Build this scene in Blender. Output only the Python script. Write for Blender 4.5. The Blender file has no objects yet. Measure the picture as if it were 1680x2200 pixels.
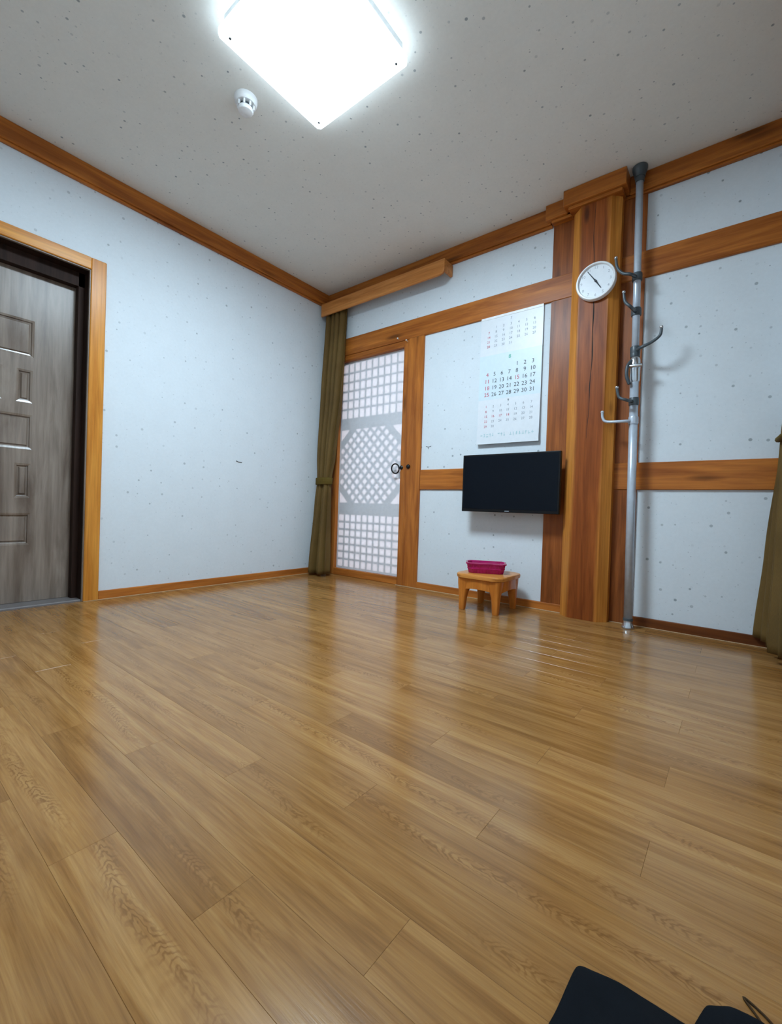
import bpy, bmesh, math, random
from mathutils import Vector, Matrix

# ------------------------------------------------------------------ camera, world, light, exposure
sc = bpy.context.scene
C = bpy.context.collection
random.seed(7)
FPX, CAM, YAW, PITCH, ROLL = 940.27, (2.8604, -2.6484, 0.5836), -0.6682, -0.0102, 0.0334
cd = bpy.data.cameras.new('camera')
cd.sensor_fit = 'HORIZONTAL'; cd.sensor_width = 36.0; cd.lens = 36.0 * FPX / 1680.0
cd.clip_start = 0.01; cd.clip_end = 60
cam = bpy.data.objects.new('camera', cd); C.objects.link(cam); sc.camera = cam
fw = Vector((math.sin(YAW) * math.cos(PITCH), math.cos(YAW) * math.cos(PITCH), math.sin(PITCH)))
r0 = Vector((math.cos(YAW), -math.sin(YAW), 0)); u0 = r0.cross(fw)
rt = math.cos(ROLL) * r0 + math.sin(ROLL) * u0; up = rt.cross(fw)
cam.matrix_world = Matrix(((rt.x, up.x, -fw.x, CAM[0]), (rt.y, up.y, -fw.y, CAM[1]), (rt.z, up.z, -fw.z, CAM[2]), (0, 0, 0, 1)))

wd = bpy.data.worlds.new('daylight'); sc.world = wd; wd.use_nodes = True
wd.node_tree.nodes['Background'].inputs[0].default_value = (1.0, 0.94, 1.0, 1)   # overcast daylight, enters only through the paper door
wd.node_tree.nodes['Background'].inputs[1].default_value = 2.1
LAMP_COLOR, LAMP_POWER, LAMP_EDGE = (0.67, 0.86, 1.0), 80.0, 8.5                                   # the square ceiling lamp
sc.view_settings.view_transform = 'Standard'; sc.view_settings.look = 'None'
sc.view_settings.gamma = 1.0; sc.view_settings.use_curve_mapping = False
sc.view_settings.exposure = 0.0

H, W, D = 2.4, 3.06, 3.04        # room height, width (x), depth (y from 0 to -D)

# ------------------------------------------------------------------ material helpers
class NT:
    def __init__(s, name):
        s.m = bpy.data.materials.new(name); s.m.use_nodes = True
        s.t = s.m.node_tree; s.b = s.t.nodes['Principled BSDF']; s.out = s.t.nodes['Material Output']
    def n(s, typ, **kw):
        nd = s.t.nodes.new(typ)
        for k, v in kw.items():
            if k.startswith('i_'): nd.inputs[k[2:].replace('_', ' ')].default_value = v
            else: setattr(nd, k, v)
        return nd
    def l(s, a, b): s.t.links.new(a, b)
    def coord(s, kind='Object'): return s.n('ShaderNodeTexCoord').outputs[kind]
    def mapping(s, src, scale=(1, 1, 1), loc=(0, 0, 0), rot=(0, 0, 0)):
        nd = s.n('ShaderNodeMapping'); s.l(src, nd.inputs['Vector'])
        nd.inputs['Scale'].default_value = scale; nd.inputs['Location'].default_value = loc; nd.inputs['Rotation'].default_value = rot
        return nd.outputs[0]
    def noise(s, vec, scale=5, detail=4, rough=.55, dist=0.0):
        nd = s.n('ShaderNodeTexNoise'); s.l(vec, nd.inputs['Vector'])
        for k, v in (('Scale', scale), ('Detail', detail), ('Roughness', rough), ('Distortion', dist)): nd.inputs[k].default_value = v
        return nd.outputs['Fac']
    def ramp(s, fac, stops):
        nd = s.n('ShaderNodeValToRGB'); s.l(fac, nd.inputs[0]); e = nd.color_ramp.elements
        while len(e) < len(stops): e.new(.5)
        for x, (p, c) in zip(e, stops):
            x.position = p; x.color = (*c, 1) if len(c) == 3 else c
        return nd.outputs[0]
    def math(s, op, a, b=None, c=None, clamp=False):
        nd = s.n('ShaderNodeMath', operation=op, use_clamp=clamp)
        for i, v in enumerate((a, b, c)):
            if v is None: continue
            if isinstance(v, (int, float)): nd.inputs[i].default_value = v
            else: s.l(v, nd.inputs[i])
        return nd.outputs[0]
    def vmath(s, op, a, b):
        nd = s.n('ShaderNodeVectorMath', operation=op)
        for i, v in enumerate((a, b)):
            if isinstance(v, tuple): nd.inputs[i].default_value = v
            else: s.l(v, nd.inputs[i])
        return nd.outputs[0]
    def mix(s, fac, a, b, mode='MIX'):
        nd = s.n('ShaderNodeMix', data_type='RGBA', blend_type=mode)
        for sock, v in ((nd.inputs[0], fac), (nd.inputs[6], a), (nd.inputs[7], b)):
            if isinstance(v, (int, float)): sock.default_value = v
            elif isinstance(v, tuple): sock.default_value = (*v, 1)
            else: s.l(v, sock)
        return nd.outputs[2]
    def sep(s, vec):
        nd = s.n('ShaderNodeSeparateXYZ'); s.l(vec, nd.inputs[0]); return nd.outputs
    def maprange(s, v, a, b, c=0., d=1.):
        nd = s.n('ShaderNodeMapRange'); s.l(v, nd.inputs[0])
        for i, x in enumerate((a, b, c, d)): nd.inputs[i + 1].default_value = x
        return nd.outputs[0]
    def bump(s, h, strength=.2, dist=.002):
        nd = s.n('ShaderNodeBump'); s.l(h, nd.inputs['Height'])
        nd.inputs['Strength'].default_value = strength; nd.inputs['Distance'].default_value = dist
        s.l(nd.outputs[0], s.b.inputs['Normal'])
    def col(s, v):
        if isinstance(v, tuple): s.b.inputs['Base Color'].default_value = (*v, 1)
        else: s.l(v, s.b.inputs['Base Color'])
    def set(s, **kw):
        for k, v in kw.items(): s.b.inputs[k.replace('_', ' ')].default_value = v
        return s.m

def plain(name, color, rough=.5, metal=0., var=.06, scale=40, **kw):
    """one colour with a faint procedural mottling"""
    N = NT(name); f = N.noise(N.coord(), scale, 3)
    N.col(N.ramp(f, [(.3, tuple(max(0, c * (1 - var)) for c in color)), (.7, tuple(min(1, c * (1 + var)) for c in color))]))
    return N.set(Roughness=rough, Metallic=metal, **kw)

def wood(name, dark, light, axis, rough=.38, stretch=13, knots=True, contrast=(.32, .72), spec=.25):
    N = NT(name); co = N.coord()
    al, ac = 1.1, float(stretch)
    sc_ = {'x': (al, ac, ac), 'y': (ac, al, ac), 'z': (ac, ac, al)}[axis]
    a = N.noise(N.mapping(co, sc_), 1.6, 6, .6, .5)
    fs = tuple(v * (3 if v == al else 9) for v in sc_)
    b = N.noise(N.mapping(co, fs), 1.0, 3, .6)
    c = N.ramp(a, [(contrast[0], dark), (contrast[1], light)])
    c = N.mix(.35, c, N.ramp(b, [(.3, (.45, .4, .36)), (.65, (1.1, 1.1, 1.1))]), 'MULTIPLY')
    if knots:
        ks = {'x': (1.6, 8, 8), 'y': (8, 1.6, 8), 'z': (8, 8, 1.6)}[axis]
        v = N.n('ShaderNodeTexVoronoi'); N.l(N.mapping(co, ks), v.inputs['Vector']); v.inputs['Scale'].default_value = 1.0
        k = N.maprange(v.outputs['Distance'], .06, .17, 1, 0)
        c = N.mix(N.math('MULTIPLY', k, .75), c, tuple(x * .25 for x in dark))
    N.col(c); N.bump(b, .15, .002)
    return N.set(Roughness=rough, Specular_IOR_Level=spec)

def hanji(name, plane, base=(.72, .765, .80), dens=15.0, amount=.75):
    """mulberry wallpaper with bark flecks; plane says which two coordinates run along the surface"""
    N = NT(name); co = N.coord(); s = N.sep(co)
    cb = N.n('ShaderNodeCombineXYZ')
    for i, ch in enumerate(plane): N.l(s['XYZ'.index(ch)], cb.inputs[i])
    uv = cb.outputs[0]
    def flecks(scale, lo, hi, off):
        v = N.n('ShaderNodeTexVoronoi', voronoi_dimensions='2D'); N.l(N.mapping(uv, (1, 1, 1), off), v.inputs['Vector']); v.inputs['Scale'].default_value = scale
        rnd = N.sep(v.outputs['Color'])
        rad = N.maprange(rnd[0], 0, 1, lo, hi)
        d = N.math('SUBTRACT', rad, v.outputs['Distance'])
        m = N.maprange(d, 0, .04, 0, 1)
        return N.math('MULTIPLY', m, N.maprange(rnd[1], .15, 1, .1, 1))
    f1 = flecks(dens, -.08, .13, (.3, .7, 0)); f2 = flecks(dens * 2.2, -.07, .11, (3.1, 1.7, 0))
    f = N.math('MULTIPLY', N.math('MAXIMUM', f1, N.math('MULTIPLY', f2, .55)), amount, clamp=True)
    mott = N.noise(N.mapping(uv, (9, 9, 9)), 1, 4)
    fib = N.noise(N.mapping(uv, (60, 60, 60)), 1, 3, .7)
    c = N.ramp(mott, [(.3, tuple(x * .97 for x in base)), (.7, base)])
    c = N.mix(.12, c, N.ramp(fib, [(.35, (.75, .75, .74)), (.65, (1, 1, 1))]), 'MULTIPLY')
    c = N.mix(f, c, (.16, .19, .21))
    N.col(c); N.bump(fib, .12, .002)
    return N.set(Roughness=.75, Specular_IOR_Level=.15)

# ------------------------------------------------------------------ materials
M = {}
M['wall_b'] = hanji('hanji_wallpaper_back', 'XZ')
M['wall_l'] = hanji('hanji_wallpaper_side', 'YZ', amount=.55)
M['ceil'] = hanji('hanji_ceiling_paper', 'XY', base=(.82, .80, .745), dens=19, amount=.75)
LD, LL = (.27, .070, .011), (.60, .20, .034)
M['beam'] = wood('red_pine_beam', LD, LL, 'x')
M['beam_y'] = wood('red_pine_beam_side', LD, LL, 'y')
M['post'] = wood('red_pine_post', LD, LL, 'z')
M['base_dark'] = wood('dark_baseboard_wood', (.12, .032, .007), (.24, .07, .014), 'x', knots=False)
M['pelmet'] = wood('pelmet_pine', (.42, .14, .03), (.72, .30, .085), 'x', knots=False)
M['dtrim'] = wood('golden_door_trim', (.52, .175, .020), (.76, .33, .055), 'z', knots=False, rough=.3)
M['dtrim_y'] = wood('golden_door_trim_head', (.54, .19, .022), (.80, .36, .06), 'y', knots=False, rough=.3)
M['walnut'] = wood('grey_walnut_laminate', (.14, .098, .072), (.33, .265, .215), 'z', rough=.34, stretch=9, knots=False, spec=.4)
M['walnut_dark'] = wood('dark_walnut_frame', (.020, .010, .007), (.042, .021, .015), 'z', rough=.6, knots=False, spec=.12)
M['walnut_panel'] = wood('grey_walnut_panel', (.14, .098, .072), (.33, .265, .215), 'z', rough=.2, stretch=9, knots=False, spec=.5)
M['board'] = wood('dark_pine_board', (.15, .037, .008), (.42, .125, .026), 'z')
M['bar'] = wood('lattice_wood', (.48, .42, .37), (.60, .54, .48), 'z', knots=False)
M['stool'] = wood('orange_stool_wood', (.46, .130, .016), (.72, .255, .042), 'z', rough=.3, knots=False)
M['stool_top'] = wood('stool_top_wood', (.52, .18, .03), (.80, .36, .09), 'x', rough=.28, knots=False)
M['bead'] = plain('floor_sealant', (.55, .38, .22), .5)
M['white_plastic'] = plain('white_plastic', (.82, .82, .82), .35)
M['black_gloss'] = plain('black_screen', (.004, .006, .010), .16, Specular_IOR_Level=.12)
M['black_plastic'] = plain('black_plastic', (.006, .006, .007), .4, Specular_IOR_Level=.2)
M['steel'] = plain('grey_painted_steel', (.50, .55, .62), .32, .25)
M['chrome'] = plain('chrome', (.62, .66, .70), .2, .9)
M['dark_plastic'] = plain('dark_grey_plastic', (.055, .07, .08), .4)
M['iron'] = plain('black_iron', (.012, .011, .011), .4, .5)
M['paper'] = plain('calendar_paper', (.74, .76, .79), .35, var=.02)
M['paper_blue'] = plain('calendar_blue_sheet', (.66, .76, .82), .35, var=.02)
M['ink'] = plain('black_ink', (.03, .035, .045), .6)
M['ink_grey'] = plain('grey_ink', (.30, .32, .36), .6)
M['ink_red'] = plain('red_ink', (.55, .06, .10), .6)
M['ink_green'] = plain('green_ink', (.05, .42, .28), .6)
M['ink_teal'] = plain('pale_teal_ink', (.42, .60, .62), .6)
M['crack'] = plain('wood_crack', (.012, .006, .004), .8)
M['scuff'] = plain('dark_scuff', (.10, .10, .11), .8)
M['nail'] = plain('white_nail', (.75, .75, .72), .4)
M['stone'] = plain('grey_threshold', (.17, .15, .145), .4)

def column_wood():
    N = NT('column_heartwood'); co = N.coord(); x = N.sep(co)[0]
    a = N.noise(N.mapping(co, (16, 16, 1.1)), 1.6, 6, .6, .5)
    b = N.noise(N.mapping(co, (130, 130, 3.5)), 1, 3, .6)
    heart = N.ramp(a, [(.3, (.17, .036, .006)), (.7, (.36, .095, .017))])
    sap = N.ramp(a, [(.3, (.46, .155, .022)), (.7, (.70, .28, .05))])
    wob = N.math('MULTIPLY', N.math('SUBTRACT', N.noise(N.mapping(co, (6, 6, 1.3)), 1, 3), .5), .06)
    d = N.math('ABSOLUTE', N.math('SUBTRACT', N.math('ADD', x, wob), 2.203))
    c = N.mix(N.maprange(d, .062, .084), heart, sap)
    c = N.mix(.4, c, N.ramp(b, [(.3, (.45, .4, .36)), (.65, (1.1, 1.1, 1.1))]), 'MULTIPLY')
    v = N.n('ShaderNodeTexVoronoi'); N.l(N.mapping(co, (9, 9, 2.6), (.4, .1, .35)), v.inputs['Vector']); v.inputs['Scale'].default_value = 1
    c = N.mix(N.math('MULTIPLY', N.maprange(v.outputs['Distance'], .07, .17, 1, 0), .8), c, (.05, .014, .006))
    N.col(c); N.bump(b, .2, .002)
    return N.set(Roughness=.42, Specular_IOR_Level=.2)
M['column'] = column_wood()

def plank_mat():
    N = NT('oak_vinyl_plank'); co = N.coord()
    rnd = N.n('ShaderNodeObjectInfo').outputs['Random']
    off = N.n('ShaderNodeCombineXYZ'); N.l(N.math('MULTIPLY', rnd, 37.0), off.inputs[0]); N.l(N.math('MULTIPLY', rnd, 91.0), off.inputs[2])
    p = N.vmath('ADD', co, off.outputs[0])
    streak = N.noise(N.mapping(p, (1.3, 22, 1)), 1.5, 5, .6, .6)
    broad = N.noise(N.mapping(p, (1.6, 7, 1)), 1.4, 3, .5, .4)
    fine = N.noise(N.mapping(p, (9, 260, 1)), 1.0, 3, .65)
    # cathedral grain: nested arches running along the plank
    s = N.sep(p); yc = N.sep(co)[1]
    wob = N.noise(N.mapping(p, (5.5, 12, 1)), 1.6, 4, .6)
    shift = N.math('MULTIPLY', N.math('SUBTRACT', N.noise(N.mapping(p, (2.0, .01, 1)), 1.0, 1), .5), .13)
    y2 = N.math('ABSOLUTE', N.math('ADD', yc, shift))
    arch = N.math('ADD', N.math('MULTIPLY', s[0], 250.0), N.math('ADD', N.math('MULTIPLY', y2, -520.0), N.math('MULTIPLY', wob, 60.0)))
    ring = N.maprange(N.math('SINE', arch), -.1, .95, 0, 1)
    near = N.maprange(y2, .003, .019, 1, 0)
    zone = N.maprange(N.noise(N.mapping(p, (2.4, .5, 1)), 1.0, 1), .46, .60, 0, 1)
    arches = N.math('MULTIPLY', N.math('MULTIPLY', ring, near), zone)
    # long growth lines: contours of a stretched noise
    cont = N.noise(N.mapping(p, (1.1, 9, 1)), 1.2, 2, .45, .3)
    lines = N.maprange(N.math('SINE', N.math('MULTIPLY', cont, 95.0)), .3, 1, 0, 1)
    c = N.ramp(streak, [(.27, (.185, .072, .015)), (.5, (.315, .146, .038)), (.73, (.44, .235, .080))])
    c = N.mix(N.maprange(broad, .35, .7, 0, .55), c, (.40, .210, .077))
    c = N.mix(N.math('MULTIPLY', lines, .16), c, (.20, .07, .012))
    tint = N.ramp(rnd, [(0, (.88, .86, .83)), (.5, (1, 1, 1)), (1, (1.10, 1.12, 1.14))])
    c = N.mix(1.0, c, tint, 'MULTIPLY')
    c = N.mix(.42, c, N.ramp(fine, [(.3, (.55, .48, .42)), (.62, (1.08, 1.08, 1.08))]), 'MULTIPLY')
    c = N.mix(N.math('MULTIPLY', arches, .55), c, (.14, .05, .009))
    N.col(c); N.bump(N.math('ADD', fine, N.math('MULTIPLY', N.noise(N.mapping(co, (7, 9, 1)), 1, 1), 2.0)), .06, .002)
    return N.set(Roughness=.19, Specular_IOR_Level=.5)
M['plank'] = plank_mat()

def fabric(name, a, b, rough=.75, sheen=.25, weave=420, spec=.08):
    N = NT(name); co = N.coord()
    w = N.noise(N.mapping(co, (weave, weave, weave * .25)), 1, 2, .6)
    g = N.noise(N.mapping(co, (3, 3, 2)), 1.5, 3)
    c = N.ramp(g, [(.3, a), (.7, b)])
    c = N.mix(.3, c, N.ramp(w, [(.3, (.6, .6, .6)), (.7, (1.15, 1.15, 1.15))]), 'MULTIPLY')
    N.col(c); N.bump(w, .25, .001)
    return N.set(Roughness=rough, Sheen_Weight=sheen, Specular_IOR_Level=spec)
M['olive'] = fabric('olive_curtain_cloth', (.098, .054, .012), (.155, .089, .022), .7, .0, spec=.25)
M['olive_dark'] = fabric('olive_tie_band', (.09, .056, .011), (.13, .085, .018), .7, .0)
M['black_cloth'] = fabric('black_fabric', (.005, .006, .008), (.008, .010, .013), .95, .0)
M['cord'] = fabric('brown_cord', (.045, .025, .012), (.06, .034, .016), .8, 0)

def paper_door():
    N = NT('door_paper'); N.t.nodes.remove(N.b)
    f = N.noise(N.mapping(N.coord(), (40, 40, 40)), 1, 4, .65)
    col = N.ramp(f, [(.3, (.80, .80, .84)), (.7, (.87, .86, .90))])
    d = N.n('ShaderNodeBsdfDiffuse'); t = N.n('ShaderNodeBsdfTranslucent'); mx = N.n('ShaderNodeMixShader')
    N.l(col, d.inputs[0]); N.l(col, t.inputs[0]); mx.inputs[0].default_value = .24
    N.l(d.outputs[0], mx.inputs[1]); N.l(t.outputs[0], mx.inputs[2]); N.l(mx.outputs[0], N.out.inputs[0])
    return N.m
M['door_paper'] = paper_door()

def emit(name, color, power):
    N = NT(name); N.col((.85, .85, .85))
    f = N.noise(N.coord(), 8, 2); N.l(N.ramp(f, [(.2, tuple(c * .98 for c in color)), (.8, color)]), N.b.inputs['Emission Color'])
    N.b.inputs['Emission Strength'].default_value = power
    return N.m
M['lamp'] = emit('lit_acrylic_cover', LAMP_COLOR, LAMP_POWER)
M['lamp_edge'] = emit('lit_acrylic_edge', LAMP_COLOR, LAMP_EDGE)

def pinkplastic():
    N = NT('magenta_plastic'); f = N.noise(N.coord(), 30, 2)
    N.col(N.ramp(f, [(.3, (.50, .008, .13)), (.7, (.62, .015, .19))]))
    return N.set(Roughness=.22, Transmission_Weight=.25, IOR=1.45)
M['pink'] = pinkplastic()

# ------------------------------------------------------------------ mesh helpers
def mobj(name, verts, faces, mat, parent=None, smooth=False, normals=True):
    me = bpy.data.meshes.new(name); me.from_pydata([tuple(v) for v in verts], [], faces); me.materials.append(M[mat])
    if normals:
        bm = bmesh.new(); bm.from_mesh(me); bmesh.ops.recalc_face_normals(bm, faces=bm.faces); bm.to_mesh(me); bm.free()
    if smooth:
        for p in me.polygons: p.use_smooth = True
    return link(name, me, parent)
def link(name, me, parent=None):
    o = bpy.data.objects.new(name, me); C.objects.link(o)
    if parent:
        o.parent = parent; o.matrix_parent_inverse = parent.matrix_basis.inverted()   # children are built in world coordinates
    return o
def empty(name, loc):
    o = bpy.data.objects.new(name, None); C.objects.link(o); o.location = loc; o.empty_display_size = .05; return o
def tag(o, label=None, cat=None, group=None, kind=None):
    if label: o['label'] = label
    if cat: o['category'] = cat
    if group: o['group'] = group
    if kind: o['kind'] = kind
    return o
def bmobj(name, bm, mat, parent=None, smooth=False):
    me = bpy.data.meshes.new(name); bmesh.ops.recalc_face_normals(bm, faces=bm.faces); bm.to_mesh(me); bm.free(); me.materials.append(M[mat])
    if smooth:
        for p in me.polygons: p.use_smooth = True
    return link(name, me, parent)
def bbox(bm, x0, x1, y0, y1, z0, z1, bev=0.0, seg=1):
    v = [bm.verts.new((x, y, z)) for x in (x0, x1) for y in (y0, y1) for z in (z0, z1)]
    fs = [bm.faces.new([v[i] for i in f]) for f in ((0, 1, 3, 2), (4, 6, 7, 5), (0, 4, 5, 1), (2, 3, 7, 6), (0, 2, 6, 4), (1, 5, 7, 3))]
    if bev > 0:
        es = list({e for f in fs for e in f.edges})
        bmesh.ops.bevel(bm, geom=es, offset=bev, segments=seg, affect='EDGES', profile=.5)
def box(name, b, mat, parent=None, bev=.003, seg=1):
    bm = bmesh.new(); bbox(bm, *b, bev=bev, seg=seg); return bmobj(name, bm, mat, parent)
def boxes(name, bs, mat, parent=None, bev=.0):
    bm = bmesh.new()
    for b in bs: bbox(bm, *b, bev=bev)
    return bmobj(name, bm, mat, parent)
def prism(name, outline, z0, z1, mat, parent=None, bev=0.0, axis='z', smooth=False, seg=2):
    """outline of 2D points extruded along axis (z: points are x,y; y: points are x,z; x: points are y,z)"""
    def P(a, b, h): return {'z': (a, b, h), 'y': (a, h, b), 'x': (h, a, b)}[axis]
    bm = bmesh.new(); n = len(outline)
    lo = [bm.verts.new(P(a, b, z0)) for a, b in outline]; hi = [bm.verts.new(P(a, b, z1)) for a, b in outline]
    f0 = bm.faces.new(lo[::-1]); f1 = bm.faces.new(hi)
    for i in range(n): bm.faces.new((lo[i], lo[(i + 1) % n], hi[(i + 1) % n], hi[i]))
    if bev:
        es = list({e for f in (f0, f1) for e in f.edges})
        bmesh.ops.bevel(bm, geom=es, offset=bev, segments=seg, affect='EDGES', profile=.5)
    return bmobj(name, bm, mat, parent, smooth)
def smooth_path(pts, sub=6):
    pts = [Vector(p) for p in pts]; out = []
    for i in range(len(pts) - 1):
        p0 = pts[max(i - 1, 0)]; p1 = pts[i]; p2 = pts[i + 1]; p3 = pts[min(i + 2, len(pts) - 1)]
        for k in range(sub):
            t = k / sub
            out.append(.5 * ((2 * p1) + (p2 - p0) * t + (2 * p0 - 5 * p1 + 4 * p2 - p3) * t * t + (3 * p1 - p0 - 3 * p2 + p3) * t ** 3))
    out.append(pts[-1]); return out
def tube(name, pts, r, mat, parent=None, seg=10, sub=6, closed=False, cap=True):
    path = smooth_path(pts, sub) if sub > 1 else [Vector(p) for p in pts]
    vs, fs = [], []; n = len(path); nrm = None
    for i, p in enumerate(path):
        d = (path[min(i + 1, n - 1)] - path[max(i - 1, 0)]).normalized()
        if nrm is None: nrm = d.orthogonal().normalized()
        nrm = (nrm - d * nrm.dot(d)).normalized(); bi = d.cross(nrm)
        rr = r(i / (n - 1)) if callable(r) else r
        for k in range(seg):
            a = 2 * math.pi * k / seg; vs.append(p + rr * (math.cos(a) * nrm + math.sin(a) * bi))
    for i in range(n - 1):
        for k in range(seg):
            k2 = (k + 1) % seg; fs.append((i * seg + k, i * seg + k2, (i + 1) * seg + k2, (i + 1) * seg + k))
    if cap:
        fs.append(tuple(range(seg))[::-1]); fs.append(tuple((n - 1) * seg + k for k in range(seg)))
    return mobj(name, vs, fs, mat, parent, True)
def lathe(name, prof, origin, axis, mat, parent=None, seg=32, smooth=True):
    """profile of (radius, height) turned about axis through origin"""
    ax = Vector(axis).normalized(); u = ax.orthogonal().normalized(); w = ax.cross(u); o = Vector(origin)
    vs, fs = [], []
    for r, h in prof:
        for k in range(seg):
            a = 2 * math.pi * k / seg; vs.append(o + ax * h + max(r, 1e-5) * (math.cos(a) * u + math.sin(a) * w))
    for i in range(len(prof) - 1):
        for k in range(seg):
            k2 = (k + 1) % seg; fs.append((i * seg + k, i * seg + k2, (i + 1) * seg + k2, (i + 1) * seg + k))
    fs.append(tuple(range(seg))[::-1]); fs.append(tuple((len(prof) - 1) * seg + k for k in range(seg)))
    o_ = mobj(name, vs, fs, mat, parent, smooth)
    if smooth: autosmooth(o_)
    return o_
def autosmooth(o, ang=40):
    me = o.data; bm = bmesh.new(); bm.from_mesh(me)
    for e in bm.edges:
        e.smooth = not (len(e.link_faces) == 2 and e.calc_face_angle(0) > math.radians(ang))
    bm.to_mesh(me); bm.free()
def structure(o, label=None): return tag(o, label, kind='structure')

# ------------------------------------------------------------------ room shell
# floor: subfloor + vinyl planks (rows 0.1 m, length 0.73 m, joints stepping every third row)
fl = structure(box('floor', (-.12, W + .12, -D - .12, .12, -.06, -.007), 'base_dark', bev=0), 'glossy oak floor of long printed planks')
pm = {}
def plank(x0, x1, y0, y1):
    key = (round(x1 - x0, 4), round(y1 - y0, 4))
    if key not in pm:
        a, b = (x1 - x0) / 2 - .0001, (y1 - y0) / 2 - .0001; bm = bmesh.new(); c = .00035
        lo = [bm.verts.new((sx * a, sy * b, -.007)) for sx, sy in ((-1, -1), (1, -1), (1, 1), (-1, 1))]
        mi = [bm.verts.new((sx * a, sy * b, -c)) for sx, sy in ((-1, -1), (1, -1), (1, 1), (-1, 1))]
        hi = [bm.verts.new((sx * (a - c), sy * (b - c), 0)) for sx, sy in ((-1, -1), (1, -1), (1, 1), (-1, 1))]
        bm.faces.new(hi)
        for i in range(4):
            j = (i + 1) % 4; bm.faces.new((lo[i], lo[j], mi[j], mi[i])); bm.faces.new((mi[i], mi[j], hi[j], hi[i]))
        me = bpy.data.meshes.new('plank'); bm.to_mesh(me); bm.free(); me.materials.append(M['plank']); pm[key] = me
    o = bpy.data.objects.new('plank', pm[key]); C.objects.link(o); o.location = ((x0 + x1) / 2, (y0 + y1) / 2, 0); o.parent = fl
OFFS = {0: 2.027, 1: 2.515, 2: 2.285}
for k in range(-18, 14):
    yt, yb = min(-1.735 - .1 * k, 0.0), max(-1.835 - .1 * k, -D)
    if yt - yb < .01: continue
    xs = OFFS[k % 3] - .73 * 5
    while xs < W:
        a, b = max(xs, 0), min(xs + .73, W)
        if b - a > .01: plank(a, b, yb, yt)
        xs += .73
structure(box('ceiling', (-.12, W + .12, -D - .12, .12, H, H + .1), 'ceil', bev=0), 'flecked beige mulberry paper ceiling')
DX0, DX1, DZ = .10, .90, 1.847                  # opening of the paper door in the back wall
wb = structure(boxes('wall_back', [(-.16, DX0, 0, .12, -.06, H), (DX1, W + .12, 0, .12, -.06, H), (DX0, DX1, 0, .12, DZ, H)], 'wall_b'), 'white flecked paper wall framed by red timber')
EY0, EY1, EZ = -1.79, -2.65, 1.846              # opening of the panelled door in the side wall
wl = structure(boxes('wall_left', [(-.18, 0, EY0, 0, -.06, H), (-.18, 0, -D - .12, EY1, -.06, H), (-.18, 0, EY1, EY0, EZ, H)], 'wall_l'), 'plain white flecked paper wall beside the brown door')
structure(box('wall_right', (W, W + .12, -D - .12, 0, -.06, H), 'wall_l', bev=0))
structure(box('wall_front', (-.16, W + .12, -D - .12, -D, -.06, H), 'wall_b', bev=0))
# little marks on the paper, parts of their wall
tube('scuff', [(.0015, -.857, .885), (.002, -.84, .879), (.0015, -.812, .877)], .0028, 'scuff', wl, seg=6, sub=2)
tube('scuff', [(1.075, -.001, 1.035), (1.10, -.001, 1.03), (1.118, -.001, 1.036)], .0022, 'scuff', wb, seg=6, sub=2)
tube('scuff', [(1.092, -.001, 1.03), (1.096, -.001, 1.015)], .002, 'scuff', wb, seg=6, sub=2)

# crown moulding (box with a small lip underneath)
def crown(name, b, lip, mat, label):
    bm = bmesh.new(); bbox(bm, *b, bev=.003); bbox(bm, *lip, bev=.002)
    return structure(bmobj(name, bm, mat), label)
crown('trim_1', (0, .032, -D, 0, 2.304, H), (0, .02, -D, 0, 2.292, 2.304), 'beam_y', 'long knotty ceiling moulding above the brown door wall')
crown('trim_2', (.032, 1.935, -.032, 0, 2.304, H), (.02, 1.94, -.02, 0, 2.292, 2.304), 'beam', 'ceiling moulding above the calendar')
crown('trim_3', (1.915, 2.075, -.068, 0, 2.312, H), (1.945, 2.075, -.05, 0, 2.296, 2.312), 'beam', 'short ceiling moulding stepping out before the column')
crown('trim_4', (2.035, 2.355, -.13, 0, 2.312, H), (2.06, 2.335, -.112, 0, 2.294, 2.312), 'beam', 'ceiling moulding wrapped around the head of the column')
crown('trim_5', (2.355, W, -.032, 0, 2.304, H), (2.335, W, -.02, 0, 2.292, 2.304), 'beam', 'ceiling moulding between the column and the far curtain')
crown('trim_6', (W - .032, W, -D, -.032, 2.304, H), (W - .02, W, -D, -.032, 2.292, 2.304), 'beam_y', None)
crown('trim_7', (.032, W - .032, -D, -D + .032, 2.304, H), (.032, W - .032, -D, -D + .02, 2.292, 2.304), 'beam', None)

# timber frame on the back wall
structure(box('trim_8', (0, 2.08, -.014, .03, 1.847, 1.988), 'beam'), 'upper timber rail running above paper door and calendar')
structure(box('trim_9', (2.32, W, -.014, .03, 1.847, 1.988), 'beam'), 'upper timber rail beyond the hook pole')
structure(box('trim_10', (1.036, 1.95, -.012, .03, .722, .866), 'beam'), 'timber rail running behind the television')
structure(box('trim_11', (2.32, W, -.014, .03, .722, .866), 'beam'), 'middle timber rail beyond the hook pole')
structure(box('trim_12', (.897, 1.036, -.016, .06, 0, 1.849), 'post'), 'timber post beside the ring handle of the paper door')
bk = structure(boxes('trim_13', [(1.948, 2.09, -.010, .02, 0, 1.8465), (1.948, 2.09, -.010, .02, 1.9885, 2.33)], 'board'), 'flat timber board behind the television end')
structure(boxes('trim_14', [(2.30, 2.438, -.010, .02, 0, .7215), (2.30, 2.438, -.010, .02, .8665, 1.8465), (2.30, 2.438, -.010, .02, 1.9885, 2.33)], 'board'), 'flat timber board behind the hook pole')
col_out = [(2.076, .02), (2.076, -.048), (2.128, -.097), (2.282, -.097), (2.326, -.055), (2.326, .02)]
cl = structure(prism('trim_15', col_out, 0, 2.33, 'column', bev=0), 'thick chamfered timber column with a long crack and the clock')
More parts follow.
